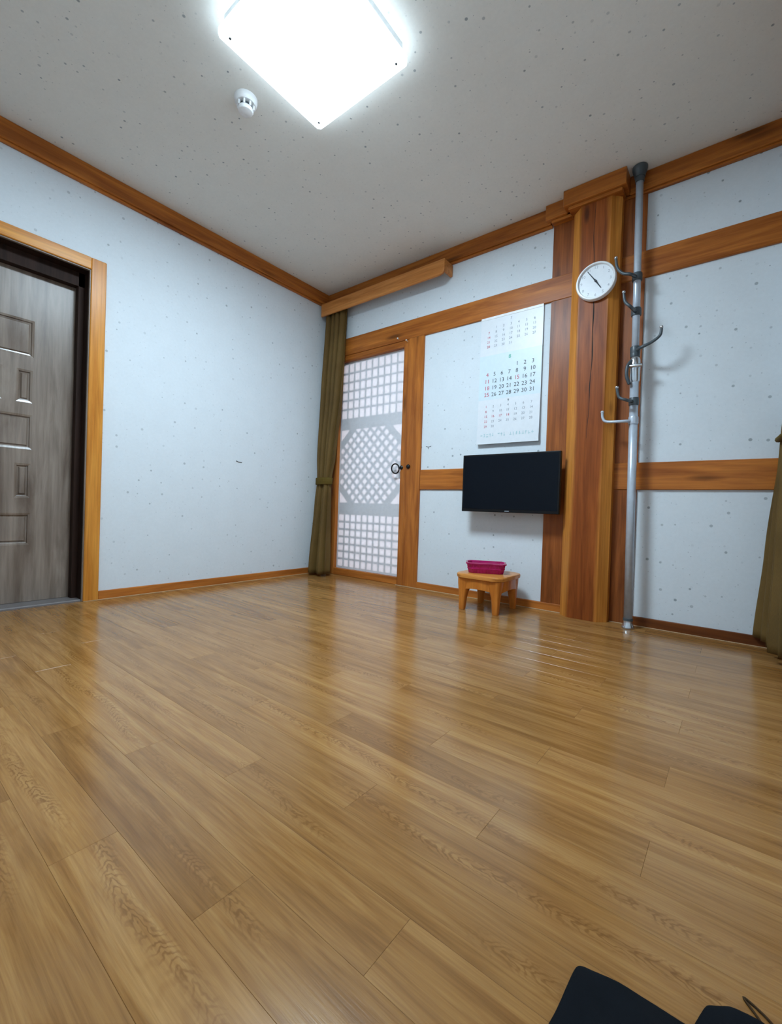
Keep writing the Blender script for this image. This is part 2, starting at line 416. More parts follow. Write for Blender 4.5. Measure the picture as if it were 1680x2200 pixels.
# long drying crack in the column
cv, cf = [], []
zz = [1.0 + i * .03 for i in range(44)]
for i, z in enumerate(zz):
    x = 2.205 + .006 * math.sin(z * 5.1) + .002 * math.sin(z * 23); w = .0022 * math.sin(math.pi * (i + .3) / 44.) * (1 + .4 * math.sin(z * 31)) + .0003
    cv += [(x - w, -.0976, z), (x + w, -.0976, z), (x + w, -.0965, z), (x - w, -.0965, z)]
for i in range(43):
    for k in range(4):
        cf.append((i * 4 + k, i * 4 + (k + 1) % 4, i * 4 + 4 + (k + 1) % 4, i * 4 + 4 + k))
mobj('crack', cv, cf, 'crack', cl)
# baseboards with the pale sealant bead on the floor
def baseboard(name, b, bead, mat, label):
    o = structure(box(name, b, mat), label); box('sealant_bead', bead, 'bead', o, bev=.001); return o
baseboard('baseboard_left', (0, .012, EY0 + .075, 0, 0, .05), (.012, .018, EY0, 0, 0, .003), 'beam_y', 'low wooden skirting under the plain paper wall')
baseboard('baseboard_back', (1.036, 2.085, -.018, 0, 0, .046), (.85, 2.09, -.026, -.018, 0, .003), 'beam', 'low wooden skirting behind the stool')
baseboard('baseboard_back_end', (2.438, W, -.016, 0, 0, .048), (2.33, W, -.022, -.016, 0, .003), 'base_dark', 'dark skirting beyond the hook pole')
baseboard('baseboard_right', (W - .012, W, -D, -.016, 0, .05), (W - .018, W - .012, -D, -.03, 0, .003), 'beam_y', None)
baseboard('baseboard_front', (0, W - .012, -D, -D + .012, 0, .05), (.02, W - .02, -D + .012, -D + .018, 0, .003), 'beam', None)

# ------------------------------------------------------------------ paper lattice door (door_1)
d1 = structure(empty('door_1', (.51, .03, 0)), 'white paper lattice door with an octagon and a black ring handle')
LX0, LX1, LZ0, LZ1, PY = .172, .850, .056, 1.797, .022
# jambs, head and sill
box('jamb', (DX0 - .02, LX0, -.010, .10, 0, DZ), 'post', d1); box('jamb', (LX1, .8975, -.008, .10, 0, DZ), 'post', d1)
box('head', (LX0, LX1, -.006, .10, LZ1, DZ + .001), 'beam', d1); box('sill', (LX0, LX1, -.012, .10, 0, LZ0), 'beam', d1)
box('stop_moulding', (LX0, LX1, -.012, -.004, LZ1 - .002, LZ1 + .016), 'beam', d1, bev=.002)
mobj('door_paper', [(LX0, PY, LZ0), (LX1, PY, LZ0), (LX1, PY, LZ1), (LX0, PY, LZ1)], [(0, 1, 2, 3)], 'door_paper', d1, normals=False)   # one sheet of paper pasted on the lattice
Y0, Y1 = PY + .0006, PY + .009
def bar(x0, z0, x1, z1, w, name='lattice_bar', yo=0):
    d = Vector((x1 - x0, z1 - z0)); L = d.length; d /= L; n = Vector((-d.y, d.x)) * w / 2
    prism(name, [(x0 + n.x, z0 + n.y), (x1 + n.x, z1 + n.y), (x1 - n.x, z1 - n.y), (x0 - n.x, z0 - n.y)], Y0 + yo, Y1 + yo, 'bar', d1, axis='y')
# leaf frame behind the paper
bar(LX0 + .008, LZ0, LX0 + .008, LZ1, .016, 'stile'); bar(LX1 - .008, LZ0, LX1 - .008, LZ1, .016, 'stile')
for za, zb in ((LZ1 - .02, LZ1), (1.225, 1.322), (.512, .612), (LZ0, LZ0 + .018)):
    box('cross_rail', (LX0 + .016, LX1 - .016, Y0, Y1, za, zb), 'bar', d1, bev=0)
GX0, GX1 = LX0 + .016, LX1 - .016
for (za, zb, rows) in ((1.322, LZ1 - .02, 6), (LZ0 + .018, .512, 7)):
    for i in range(1, 10): bar(GX0 + (GX1 - GX0) * i / 10, za, GX0 + (GX1 - GX0) * i / 10, zb, .016)
    for j in range(1, rows): bar(GX0, za + (zb - za) * j / rows, GX1, za + (zb - za) * j / rows, .016, yo=.0005)
# octagon frame and diagonal lattice
oz0, oz1 = .612, 1.225; ocx, ocz, oh, ow = (GX0 + GX1) / 2, (oz0 + oz1) / 2, (oz1 - oz0) / 2, (GX1 - GX0) / 2
cut = .135
octo = [(ocx - ow + cut, oz0), (ocx + ow - cut, oz0), (ocx + ow, oz0 + cut), (ocx + ow, oz1 - cut), (ocx + ow - cut, oz1), (ocx - ow + cut, oz1), (ocx - ow, oz1 - cut), (ocx - ow, oz0 + cut)]
for i in (1, 3, 5, 7):
    a, b = octo[i], octo[(i + 1) % 8]; bar(a[0], a[1], b[0], b[1], .055, 'octagon_rail')
def clip(c, s):
    """segment of the line x - s*z = c (through the octagon)"""
    pts = []
    for i in range(8):
        (xa, za), (xb, zb) = octo[i], octo[(i + 1) % 8]
        fa, fb = (xa - ocx) - s * (za - ocz) - c, (xb - ocx) - s * (zb - ocz) - c
        if fa * fb < 0: t = fa / (fa - fb); pts.append((xa + (xb - xa) * t, za + (zb - za) * t))
    return pts if len(pts) == 2 else None
for s in (1, -1):
    for k in range(-6, 7):
        q = clip(k * .086 + .043, s)
        if q: bar(q[0][0], q[0][1], q[1][0], q[1][1], .022, yo=.0 if s > 0 else .0005)
# ring handle and keeper knobs
kb = lathe('handle_rose', [(.016, 0), (.016, .004), (.008, .010), (.006, .020), (0, .022)], (.862, -.008, .888), (0, -1, 0), 'iron', d1, 16)
ring = [(.815 + .036 * math.cos(a) , -.022 - .004 * math.sin(a), .880 + .036 * math.sin(a)) for a in [2 * math.pi * i / 28 for i in range(29)]]
tube('handle_ring', ring, .0055, 'iron', d1, 8, 1, cap=False)
tube('handle_staple', [(.862, -.024, .888), (.853, -.028, .888), (.846, -.022, .882)], .004, 'iron', d1, 6, 3)
lathe('keeper_knob', [(.015, 0), (.017, .006), (.013, .014), (.004, .018), (0, .0185)], (.934, -.016, .892), (0, -1, 0), 'iron', d1, 16)

# ------------------------------------------------------------------ brown panelled door (door_2) in the side wall
d2 = structure(empty('door_2', (-.1, -2.22, 0)), 'grey-brown panelled wooden door with golden trim')
FX = -.12
box('casing', (0, .018, EY0 - .001, -1.716, 0, 1.912), 'dtrim', d2, bev=.004); box('casing', (0, .018, -2.724, EY1 + .001, 0, 1.912), 'dtrim', d2, bev=.004)
box('casing', (0, .0185, EY1, EY0, EZ, 1.912), 'dtrim_y', d2, bev=.004)
box('casing_lip', (-.01, .010, EY0 - .006, EY0 + .002, 0, EZ), 'walnut', d2, bev=.002); box('casing_lip', (-.01, .010, EY1, EY0, EZ - .006, EZ + .002), 'walnut', d2, bev=.002)
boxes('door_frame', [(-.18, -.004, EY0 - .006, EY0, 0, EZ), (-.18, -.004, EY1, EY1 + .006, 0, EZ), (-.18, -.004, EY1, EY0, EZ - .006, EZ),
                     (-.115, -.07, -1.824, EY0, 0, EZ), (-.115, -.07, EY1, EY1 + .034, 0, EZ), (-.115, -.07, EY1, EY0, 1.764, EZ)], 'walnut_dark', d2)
box('threshold', (-.18, .0, EY1, EY0, -.01, .012), 'stone', d2, bev=.004)
LY0, LY1, LZA, LZB = EY0 - .008, EY1 + .008, .014, EZ - .008
cy = (LY0 + LY1) / 2
S = lambda y: 2 * cy - y          # mirrored y
panels = []
for z0, z1 in ((1.318, 1.515), (.829, 1.013), (.319, .489)): panels.append((S(-2.003), -2.003, z0, z1))
for z0, z1 in ((1.077, 1.25), (.57, .753)):
    panels += [(-2.074, -2.006, z0, z1), (S(-2.13), -2.13, z0, z1), (S(-2.006), S(-2.074), z0, z1)]
ys = sorted({LY1, LY0} | {p[0] for p in panels} | {p[1] for p in panels}); zs = sorted({LZA, LZB} | {p[2] for p in panels} | {p[3] for p in panels})
vs, fs = [], []
for i in range(len(ys) - 1):
    for j in range(len(zs) - 1):
        ym, zm = (ys[i] + ys[i + 1]) / 2, (zs[j] + zs[j + 1]) / 2
        if any(p[0] < ym < p[1] and p[2] < zm < p[3] for p in panels): continue
        n = len(vs); vs += [(FX, ys[i], zs[j]), (FX, ys[i + 1], zs[j]), (FX, ys[i + 1], zs[j + 1]), (FX, ys[i], zs[j + 1])]; fs.append((n, n + 1, n + 2, n + 3))
n = len(vs)
vs += [(x, y, z) for x in (FX - .045, FX - .014) for y, z in ((LY1, LZA), (LY0, LZA), (LY0, LZB), (LY1, LZB))]
fs += [(n, n + 3, n + 2, n + 1)] + [(n + i, n + (i + 1) % 4, n + 4 + (i + 1) % 4, n + 4 + i) for i in range(4)] + [(n + 4, n + 5, n + 6, n + 7)]
mobj('door_leaf', vs, fs, 'walnut', d2, normals=False)
for (y0, y1, z0, z1) in panels:
    ringv, f = [], []
    for inset, dep in ((0, 0), (.010, -.0028), (.012, -.010), (.018, -.011), (.024, -.004)):
        ringv += [(FX + dep, y, z) for y, z in ((y0 + inset, z0 + inset), (y1 - inset, z0 + inset), (y1 - inset, z1 - inset), (y0 + inset, z1 - inset))]
    for r in range(4):
        for i in range(4): f.append((r * 4 + i, r * 4 + (i + 1) % 4, r * 4 + 4 + (i + 1) % 4, r * 4 + 4 + i))
    f.append((16, 17, 18, 19))
    mobj('panel', ringv, f, 'walnut_panel', d2, normals=False)
tube('door_handle', [(FX, EY1 + .09, .95), (FX + .05, EY1 + .09, .95), (FX + .055, EY1 + .12, .95), (FX + .055, EY1 + .20, .95)], .009, 'chrome', d2, 10)

# ------------------------------------------------------------------ window behind the far curtain (side wall, outside the frame)
w1 = structure(empty('window_1', (W, -.9, 1.0)))
boxes('window_frame', [(W - .03, W, -1.5, -1.44, .9, 1.9), (W - .03, W, -.5, -.44, .9, 1.9), (W - .03, W, -1.44, -.5, .9, .96), (W - .03, W, -1.44, -.5, 1.84, 1.9)], 'post', w1, bev=.003)
box('window_paper', (W - .006, W - .001, -1.44, -.5, .96, 1.84), 'paper', w1, bev=0)

# ------------------------------------------------------------------ ceiling lamp
lamp = tag(empty('ceiling_lamp', (1.53, -1.53, H)), 'bright white square lamp mounted flat on the ceiling', 'lamp')
LC, LH = (1.53, -1.53), .258
def lsq(h, c): return [(LC[0] + x, LC[1] + y) for x, y in ((-h + c, -h), (h - c, -h), (h, -h + c), (h, h - c), (h - c, h), (-h + c, h), (-h, h - c), (-h, -h + c))]
prism('mounting_plate', lsq(LH - .012, .018), H - .044, H - .0005, 'white_plastic', lamp)
prism('acrylic_cover', lsq(LH, .012), H - .066, H - .044, 'lamp_edge', lamp)
prism('light_panel', lsq(LH - .010, .011), H - .070, H - .0655, 'lamp', lamp)
for sx in (-1, 1):
    for sy in (-1, 1): lathe('screw', [(.005, 0), (.006, .004), (.003, .007)], (LC[0] + sx * (LH - .035), LC[1] + sy * (LH - .035), H - .0695), (0, 0, -1), 'iron', lamp, 10)

# ------------------------------------------------------------------ smoke detector
sd = tag(empty('smoke_detector', (1.067, -1.53, H)), 'small round white smoke detector on the ceiling beside the lamp', 'detector')
lathe('base', [(.050, 0), (.050, .010), (.047, .022), (.042, .028)], (1.067, -1.53, H), (0, 0, -1), 'white_plastic', sd, 32)
lathe('cap', [(.032, 0), (.034, .006), (.030, .016), (.016, .022), (0, .023)], (1.067, -1.53, H - .044), (0, 0, -1), 'white_plastic', sd, 32)
for k in range(8):
    a = k * math.pi / 4; c_, s_ = math.cos(a), math.sin(a); q = (1.067 + .034 * c_, -1.53 + .034 * s_)
    box('vent_rib', (q[0] - .004, q[0] + .004, q[1] - .004, q[1] + .004, H - .046, H - .027), 'white_plastic', sd, bev=.001)
lathe('vent_core', [(.024, 0), (.024, .018)], (1.067, -1.53, H - .027), (0, 0, -1), 'dark_plastic', sd, 20)

# ------------------------------------------------------------------ curtain pelmet and curtains
pl = tag(empty('curtain_pelmet', (.63, 0, 2.18)), 'rounded pine curtain box hung under the ceiling moulding in the corner', 'pelmet')
prism('front_board', [(.034, 2.183), (1.215, 2.183), (1.236, 2.189), (1.247, 2.200), (1.252, 2.218), (1.252, 2.288), (.034, 2.288)], -.118, -.100, 'pelmet', pl, axis='y', bev=.005)
box('end_board', (1.232, 1.252, -.106, -.003, 2.206, 2.287), 'pelmet', pl, bev=.005, seg=2)
box('top_board', (.034, 1.24, -.112, -.034, 2.276, 2.289), 'pelmet', pl)
tube('curtain_rail', [(.05, -.065, 2.235), (1.225, -.065, 2.235)], .006, 'white_plastic', pl, 8, 1)
def lerp_keys(keys, z):
    for a, b in zip(keys, keys[1:]):
        if a[0] >= z >= b[0]:
            t = (a[0] - z) / (a[0] - b[0]); t = t * t * (3 - 2 * t) * .5 + t * .5
            return [p + (q - p) * t for p, q in zip(a, b)]
    return list(keys[-1])
def solid(o, t):
    m = o.modifiers.new('thickness', 'SOLIDIFY'); m.thickness = t; m.offset = 0
cu = tag(empty('curtain', (.14, -.1, 0)), 'olive curtain tied back in the corner beside the paper door', 'curtain', 'olive curtains')
keys = [(2.235, .040, .280, -.064, .020), (1.5, .030, .265, -.080, .030), (1.0, .036, .232, -.100, .032), (.785, .058, .205, -.112, .026), (.62, .046, .212, -.120, .034), (.02, .030, .246, -.150, .062)]
vs, fs = [], []; NU, NV = 90, 60
for j in range(NV + 1):
    z = 2.235 + (.02 - 2.235) * j / NV; _, x0, x1, yc, am = lerp_keys(keys, z)
    for i in range(NU + 1):
        u = i / NU; ph = 2 * math.pi * 4.5 * u + .5 * math.sin(z * 2.1) + .5
        y = yc + am * math.sin(ph) + .3 * am * math.sin(ph * .43 + z * 1.3)
        x = x0 + (x1 - x0) * u + .010 * math.cos(ph) * (1 if 0 < i < NU else 0)
        vs.append((x, y, z))
for j in range(NV):
    for i in range(NU): a = j * (NU + 1) + i; fs.append((a, a + 1, a + NU + 2, a + NU + 1))
o = mobj('curtain_cloth', vs, fs, 'olive', cu, True, normals=False); solid(o, .002)
bn = []
for k in range(24):
    a = 2 * math.pi * k / 24; bn.append((.132 + .085 * math.cos(a), -.114 + .044 * math.sin(a)))
vs, fs = [], []
for r, (dz, gx) in enumerate(((-.028, 0), (-.024, .004), (.024, .004), (.028, 0))):
    for (x, y) in bn: vs.append((.132 + (x - .132) * (1 + gx * 10), -.114 + (y + .114) * (1 + gx * 10), .785 + dz + .02 * (x - .132)))
for r in range(3):
    for k in range(24): fs.append((r * 24 + k, r * 24 + (k + 1) % 24, r * 24 + 24 + (k + 1) % 24, r * 24 + 24 + k))
solid(mobj('tie_band', vs, fs, 'olive_dark', cu, True), .003)
for i in range(7):
    x = .055 + i * .035
    tube('curtain_hook', [(x, -.067, 2.236), (x, -.072, 2.244), (x, -.065, 2.246), (x, -.06, 2.24)], .0015, 'white_plastic', cu, 5, 3)

cr = tag(empty('curtain', (3.02, -.25, 0)), 'olive curtain flaring out at the end of the wall past the hook pole', 'curtain', 'olive curtains')
# z, y start, y end, x centre, pleat, flare of the leading edge
keys = [(2.18, -.30, -1.0, 3.036, .012, .0), (1.3, -.16, -.60, 3.034, .012, .004), (.94, -.05, -.24, 3.022, .018, .016), (.45, -.035, -.30, 3.014, .024, .048), (.045, -.025, -.36, 3.006, .030, .070)]
vs, fs = [], []
for j in range(NV + 1):
    z = 2.18 + (.045 - 2.18) * j / NV; _, ya, yb, xc, am, flr = lerp_keys(keys, z)
    for i in range(NU + 1):
        u = i / NU; ph = 2 * math.pi * 3.5 * u + .4 * math.sin(z * 1.7)
        x = min(xc - flr * math.exp(-(u / .16) ** 2) + am * math.sin(ph) * min(1, u / .12), W - .008)
        vs.append((x, ya + (yb - ya) * u, z))
for j in range(NV):
    for i in range(NU): a = j * (NU + 1) + i; fs.append((a, a + 1, a + NU + 2, a + NU + 1))
o = mobj('curtain_cloth', vs, fs, 'olive', cr, True, normals=False); solid(o, .002)
tube('tie_band', [(3.05, -.03, .955), (3.01, -.035, .95), (2.994, -.07, .94), (2.996, -.16, .935), (3.01, -.25, .94), (3.05, -.26, .95)], .012, 'olive_dark', cr, 8, 4)
rod = tag(empty('curtain_rod', (3.02, -.8, 2.2)), 'thin white rod carrying the curtain past the hook pole', 'rod')
tube('rod', [(3.036, -.25, 2.19), (3.036, -1.6, 2.19)], .007, 'white_plastic', rod, 8, 1)
for y in (-.28, -1.57): tube('rod_bracket', [(W - .001, y, 2.19), (3.036, y, 2.19)], .005, 'white_plastic', rod, 6, 1)

# ------------------------------------------------------------------ wall clock
cx, cz, cy0, R = 2.221, 1.846, -.097, .102
ck = tag(empty('wall_clock', (cx, cy0, cz)), 'round white wall clock hung on the timber column', 'clock')
lathe('case', [(R - .006, 0), (R, .006), (R, .024), (R - .004, .030), (R - .011, .031), (R - .014, .026), (R - .014, .018)], (cx, cy0, cz), (0, -1, 0), 'white_plastic', ck, 56)
lathe('dial', [(R - .0135, 0), (R - .0135, .003)], (cx, cy0 - .016, cz), (0, -1, 0), 'paper', ck, 56)
yf = cy0 - .0195
def text_data(s, size):
    cu_ = bpy.data.curves.new('t', 'FONT'); cu_.body = s; cu_.size = size; cu_.align_x = 'CENTER'; cu_.align_y = 'CENTER'; cu_.resolution_u = 2
    ob = bpy.data.objects.new('t', cu_); me = ob.to_mesh()
    v = [tuple(q.co) for q in me.vertices]; f = [tuple(p.vertices) for p in me.polygons]
    ob.to_mesh_clear(); bpy.data.objects.remove(ob); bpy.data.curves.remove(cu_); return v, f
tcache = {}
def put_text(vs, fs, s, size, x, z, yfun, sx=1.0):
    if (s, size) not in tcache: tcache[(s, size)] = text_data(s, size)
    v, f = tcache[(s, size)]; n = len(vs)
    vs += [(x + a * sx, yfun(z + b), z + b) for a, b, _ in v]; fs += [tuple(n + i for i in q) for q in f]
for h in range(1, 13):
    a = math.radians(30 * h); vs, fs = [], []
    put_text(vs, fs, str(h), .021, cx + .074 * math.sin(a), cz + .074 * math.cos(a), lambda z: yf)
    mobj('numeral', vs, fs, 'ink_grey', ck, normals=False)
def hand(name, deg, ln, w, dy):
    a = math.radians(deg); d = Vector((math.sin(a), math.cos(a))); n = Vector((d.y, -d.x))
    prism(name, [tuple(Vector((cx, cz)) + d * s + n * t) for s, t in ((-.014, -w), (-.014, w), (ln, w * .5), (ln, -w * .5))], yf - dy - .001, yf - dy, 'ink', ck, axis='y')
hand('minute_hand', 325, .076, .0032, .003); hand('hour_hand', 147, .052, .0042, .001)
lathe('hub', [(.006, 0), (.006, .006), (.003, .007)], (cx, yf, cz), (0, -1, 0), 'ink', ck, 14)

# ------------------------------------------------------------------ calendar (three months a sheet)
cal = tag(empty('wall_calendar', (1.70, -.01, 1.85)), 'large white three-month calendar hanging above the television', 'calendar')
CX0, CX1, CZ0, CZ1 = 1.492, 1.905, 1.018, 1.846
def cal_y(z):
    t = (CZ1 - z) / (CZ1 - CZ0); return -.0125 - .006 * t - .010 * max(0, t - .55) ** 2 * 4
def sheet(name, z0, z1, mat, off, th, x0=CX0, x1=CX1):
    vs, fs = [], []; n = 12
    for i in range(n + 1):
        z = z0 + (z1 - z0) * i / n; y = cal_y(z) - off
        vs += [(x0, y, z), (x1, y, z), (x1, y + th, z), (x0, y + th, z)]
    for i in range(n):
        for k in range(4): fs.append((i * 4 + k, i * 4 + (k + 1) % 4, i * 4 + 4 + (k + 1) % 4, i * 4 + 4 + k))
    fs += [(0, 1, 2, 3), tuple(n * 4 + k for k in (3, 2, 1, 0))]
    return mobj(name, vs, fs, mat, cal)
sheet('backing_sheets', CZ0, CZ1, 'paper', 0, .003)
sheet('middle_month_panel', 1.308, 1.598, 'paper_blue', .0004, .0004)
box('top_binding', (CX0, CX1, -.0145, -.0075, CZ1 - .012, CZ1 + .004), 'white_plastic', cal, bev=.001)
cols = [1.5495 + i * .0503 for i in range(7)]
def month(first, days, ztop, dz, size, header, hz, hsize, hmat, inkm, red=()):
    m = sheet_cache = None
    yk = lambda z: cal_y(z) - .0011
    vs, fs, vr, fr = [], [], [], []
    for d in range(1, days + 1):
        k = first + d - 1; c, r = k % 7, k // 7
        tgt = (vr, fr) if c == 0 or d in red else (vs, fs)
        put_text(*tgt, str(d), size, cols[c], ztop - r * dz, yk)
    p = tag(mobj('month_dates', vs, fs, inkm, cal, normals=False), kind='stuff')
    tag(mobj('holiday_dates', vr, fr, 'ink_red', p, normals=False), kind='stuff')
    vs, fs = [], []; put_text(vs, fs, header, hsize, 1.700, hz, yk); mobj('month_number', vs, fs, hmat, cal, normals=False)
month(1, 31, 1.776, .0302, .022, '7', 1.812, .022, 'ink_grey', 'ink_grey')
month(4, 31, 1.514, .0435, .036, '8', 1.568, .036, 'ink_green', 'ink', (15,))
month(0, 30, 1.262, .0325, .022, '9', 1.290, .024, 'ink', 'ink_grey', (16, 17, 18))
# unreadable printed footer: pale strokes
rf = random.Random(3); vs, fs = [], []
x = 1.52
while x < 1.87:
    if rf.random() < .82:
        w = rf.uniform(.010, .016)
        for k in range(rf.choice((2, 3, 3))):
            if rf.random() < .5: a = (x + rf.uniform(0, w * .6), 1.062 + rf.uniform(0, .008), .003, .020)
            else: a = (x, 1.062 + rf.uniform(0, .02), w, .003)
            n = len(vs); vs += [(a[0] + p, cal_y(a[1] + q) - .0011, a[1] + q) for p, q in ((0, 0), (a[2], 0), (a[2], a[3]), (0, a[3]))]; fs.append((n, n + 1, n + 2, n + 3))
    x += .020
tag(mobj('footer_print', vs, fs, 'ink_teal', cal, normals=False), kind='stuff')

# ------------------------------------------------------------------ television
tv = tag(empty('television', (1.76, -.12, .576)), 'small black flat television fixed to the timber rail', 'television')
TX0, TX1, TZ0, TZ1, TY = 1.452, 2.072, .576, .938, -.122
box('bezel', (TX0, TX1, TY, TY + .028, TZ0, TZ1), 'black_plastic', tv, bev=.003, seg=2)
box('screen', (TX0 + .010, TX1 - .010, TY - .0012, TY + .002, TZ0 + .018, TZ1 - .010), 'black_gloss', tv, bev=.0008)
box('rear_housing', (TX0 + .10, TX1 - .10, TY + .027, TY + .055, TZ0 + .04, TZ1 - .08), 'black_plastic', tv, bev=.008, seg=2)
box('logo', (1.748, 1.776, TY - .0012, TY, TZ0 + .006, TZ0 + .011), 'ink_grey', tv, bev=0)
box('wall_plate', (1.68, 1.84, -.030, -.012, .70, .86), 'iron', tv); box('bracket_arm', (1.73, 1.79, TY + .05, -.026, .75, .81), 'iron', tv)

# ------------------------------------------------------------------ floor-to-ceiling hook pole
hp = tag(empty('hook_pole', (2.437, -.105, 0)), 'grey steel floor-to-ceiling pole with coat hooks', 'coat stand')
PB, PT = Vector((2.437, -.103, 0)), Vector((2.408, -.080, H))
def pp(z): return PB + (PT - PB) * (z / H)
tube('lower_tube', [pp(.03), pp(1.30)], .0205, 'steel', hp, 20, 1); tube('upper_tube', [pp(1.26), pp(H - .05)], .0175, 'steel', hp, 20, 1)
ax = (PT - PB).normalized()
lathe('foot', [(.030, 0), (.031, .006), (.026, .016), (.0225, .030), (.0225, .042)], pp(.0015), ax, 'chrome', hp, 24)
lathe('foot_ring', [(.0235, 0), (.0235, .012)], pp(.040), ax, 'dark_plastic', hp, 24)
lathe('ceiling_cap', [(.025, 0), (.027, .014), (.033, .030), (.036, .042), (.036, .053), (.033, .056)], pp(H - .0575), ax, 'dark_plastic', hp, 28)
lathe('cap_collar', [(.0215, 0), (.0215, .03)], pp(H - .082), ax, 'dark_plastic', hp, 20)
# locking joint with lever
lathe('joint_sleeve', [(.021, 0), (.025, .01), (.026, .05), (.027, .09), (.025, .115), (.021, .125)], pp(1.275), ax, 'chrome', hp, 24)
lathe('joint_collar', [(.0225, 0), (.0235, .008), (.0235, .022), (.020, .03)], pp(1.405), ax, 'dark_plastic', hp, 24)
q = pp(1.335)
tube('joint_lever', [q + Vector((-.012, -.022, .05)), q + Vector((-.028, -.034, .02)), q + Vector((-.030, -.038, -.03)), q + Vector((-.016, -.030, -.075))], .0085, 'dark_plastic', hp, 8, 5)
lathe('lever_pivot', [(.009, 0), (.009, .060), (.006, .064)], q + Vector((.036, -.02, .02)), (-1, -.1, 0), 'chrome', hp, 12)
hooks = [(1.822, [(2.398, -.16, 1.811), (2.361, -.16, 1.827), (2.334, -.16, 1.864), (2.326, -.16, 1.915)], 'dark_plastic'),
         (1.640, [(2.409, -.19, 1.632), (2.383, -.19, 1.664), (2.375, -.19, 1.713)], 'dark_plastic'),
         (1.439, [(2.454, -.14, 1.435), (2.50, -.14, 1.452), (2.535, -.14, 1.479), (2.54, -.14, 1.517)], 'dark_plastic'),
         (1.174, [(2.401, -.17, 1.170), (2.368, -.17, 1.189), (2.356, -.17, 1.238)], 'dark_plastic'),
         (1.076, [(2.386, -.13, 1.070), (2.307, -.13, 1.075), (2.286, -.13, 1.095), (2.282, -.13, 1.127)], 'steel')]
for z, pts, mt in hooks:
    h = lathe('hook_clamp', [(.0225, 0), (.024, .006), (.024, .034), (.0225, .040)], pp(z - .02), ax, 'dark_plastic' if mt != 'steel' else 'steel', hp, 20)
    p0 = pp(z)
    tube('hook', [p0 + (Vector(pts[0]) - p0) * .25] + pts, lambda t: .0085 - .002 * t, mt, h, 10, 6)
    tip = Vector(pts[-1])
    lathe('hook_tip', [(.004, -.006), (.0075, -.003), (.0085, .002), (.0065, .007), (.002, .009)], tip, (0, 0, 1), 'chrome' if mt != 'steel' else 'steel', h, 12)

# ------------------------------------------------------------------ low stool
SX, SY, SZ = 1.712, -.232, .215
st = tag(empty('wooden_stool', (SX, SY, 0)), 'low orange wooden stool with curved legs under the television', 'stool')
def rrect(hx, hy, r, n=7, bulge=.0):
    out = []
    for (sx, sy, a0) in ((1, 1, 0), (-1, 1, 90), (-1, -1, 180), (1, -1, 270)):
        for i in range(n):
            a = math.radians(a0 + 90 * i / (n - 1)); out.append((sx * (hx - r) + r * math.cos(a), sy * (hy - r) + r * math.sin(a)))
    return out
def ring_loft(name, rings, mat, parent, cap=True):
    vs, fs = [], []; n = len(rings[0])
    for rg in rings: vs += rg
    for i in range(len(rings) - 1):
        for k in range(n): fs.append((i * n + k, i * n + (k + 1) % n, (i + 1) * n + (k + 1) % n, (i + 1) * n + k))
    if cap: fs += [tuple(range(n))[::-1], tuple((len(rings) - 1) * n + k for k in range(n))]
    o = mobj(name, vs, fs, mat, parent, True); autosmooth(o, 35); return o
top = [(h, e) for h, e in ((-.030, -.012), (-.024, -.002), (-.008, 0), (-.002, -.003), (0, -.009))]
ring_loft('seat', [[(SX + x, SY + y, SZ + h) for x, y in rrect(.152 + e, .160 + e, .062)] for h, e in top], 'stool_top', st)
# apron: four curved boards between the legs
for sx, sy, nm in ((0, -1, 'apron'), (0, 1, 'apron'), (1, 0, 'apron'), (-1, 0, 'apron')):
    vs, fs = [], []; n = 14; L = .105 if sx == 0 else .112
    for i in range(n + 1):
        t = -1 + 2 * i / n; drop = .086 - .012 * math.cos(t * math.pi / 2); off = .148 - .012 * t * t if sx == 0 else .140 - .012 * t * t
        for (o_, z) in ((off, SZ - .028), (off, SZ - .028 - drop + .02), (off - .020, SZ - .028 - drop + .02), (off - .020, SZ - .028)):
            vs.append((SX + t * L, SY + sy * o_, z) if sx == 0 else (SX + sx * o_, SY + t * L, z))
    for i in range(n):
        for k in range(4): fs.append((i * 4 + k, i * 4 + (k + 1) % 4, i * 4 + 4 + (k + 1) % 4, i * 4 + 4 + k))
    fs += [(0, 1, 2, 3), tuple(n * 4 + k for k in (3, 2, 1, 0))]
    mobj(nm, vs, fs, 'stool', st)
for sx in (-1, 1):
    for sy in (-1, 1):
        rings = []
        for z, c, hw in ((0, .106, .0155), (.006, .106, .0175), (.06, .104, .0200), (.10, .102, .0240), (.125, .099, .030), (.155, .095, .037), (SZ - .028, .093, .040)):
            rings.append([(SX + sx * c + x, SY + sy * (c + .014) + y, z) for x, y in rrect(hw, hw, hw * .55, 4)])
        ring_loft('leg', rings, 'stool', st)

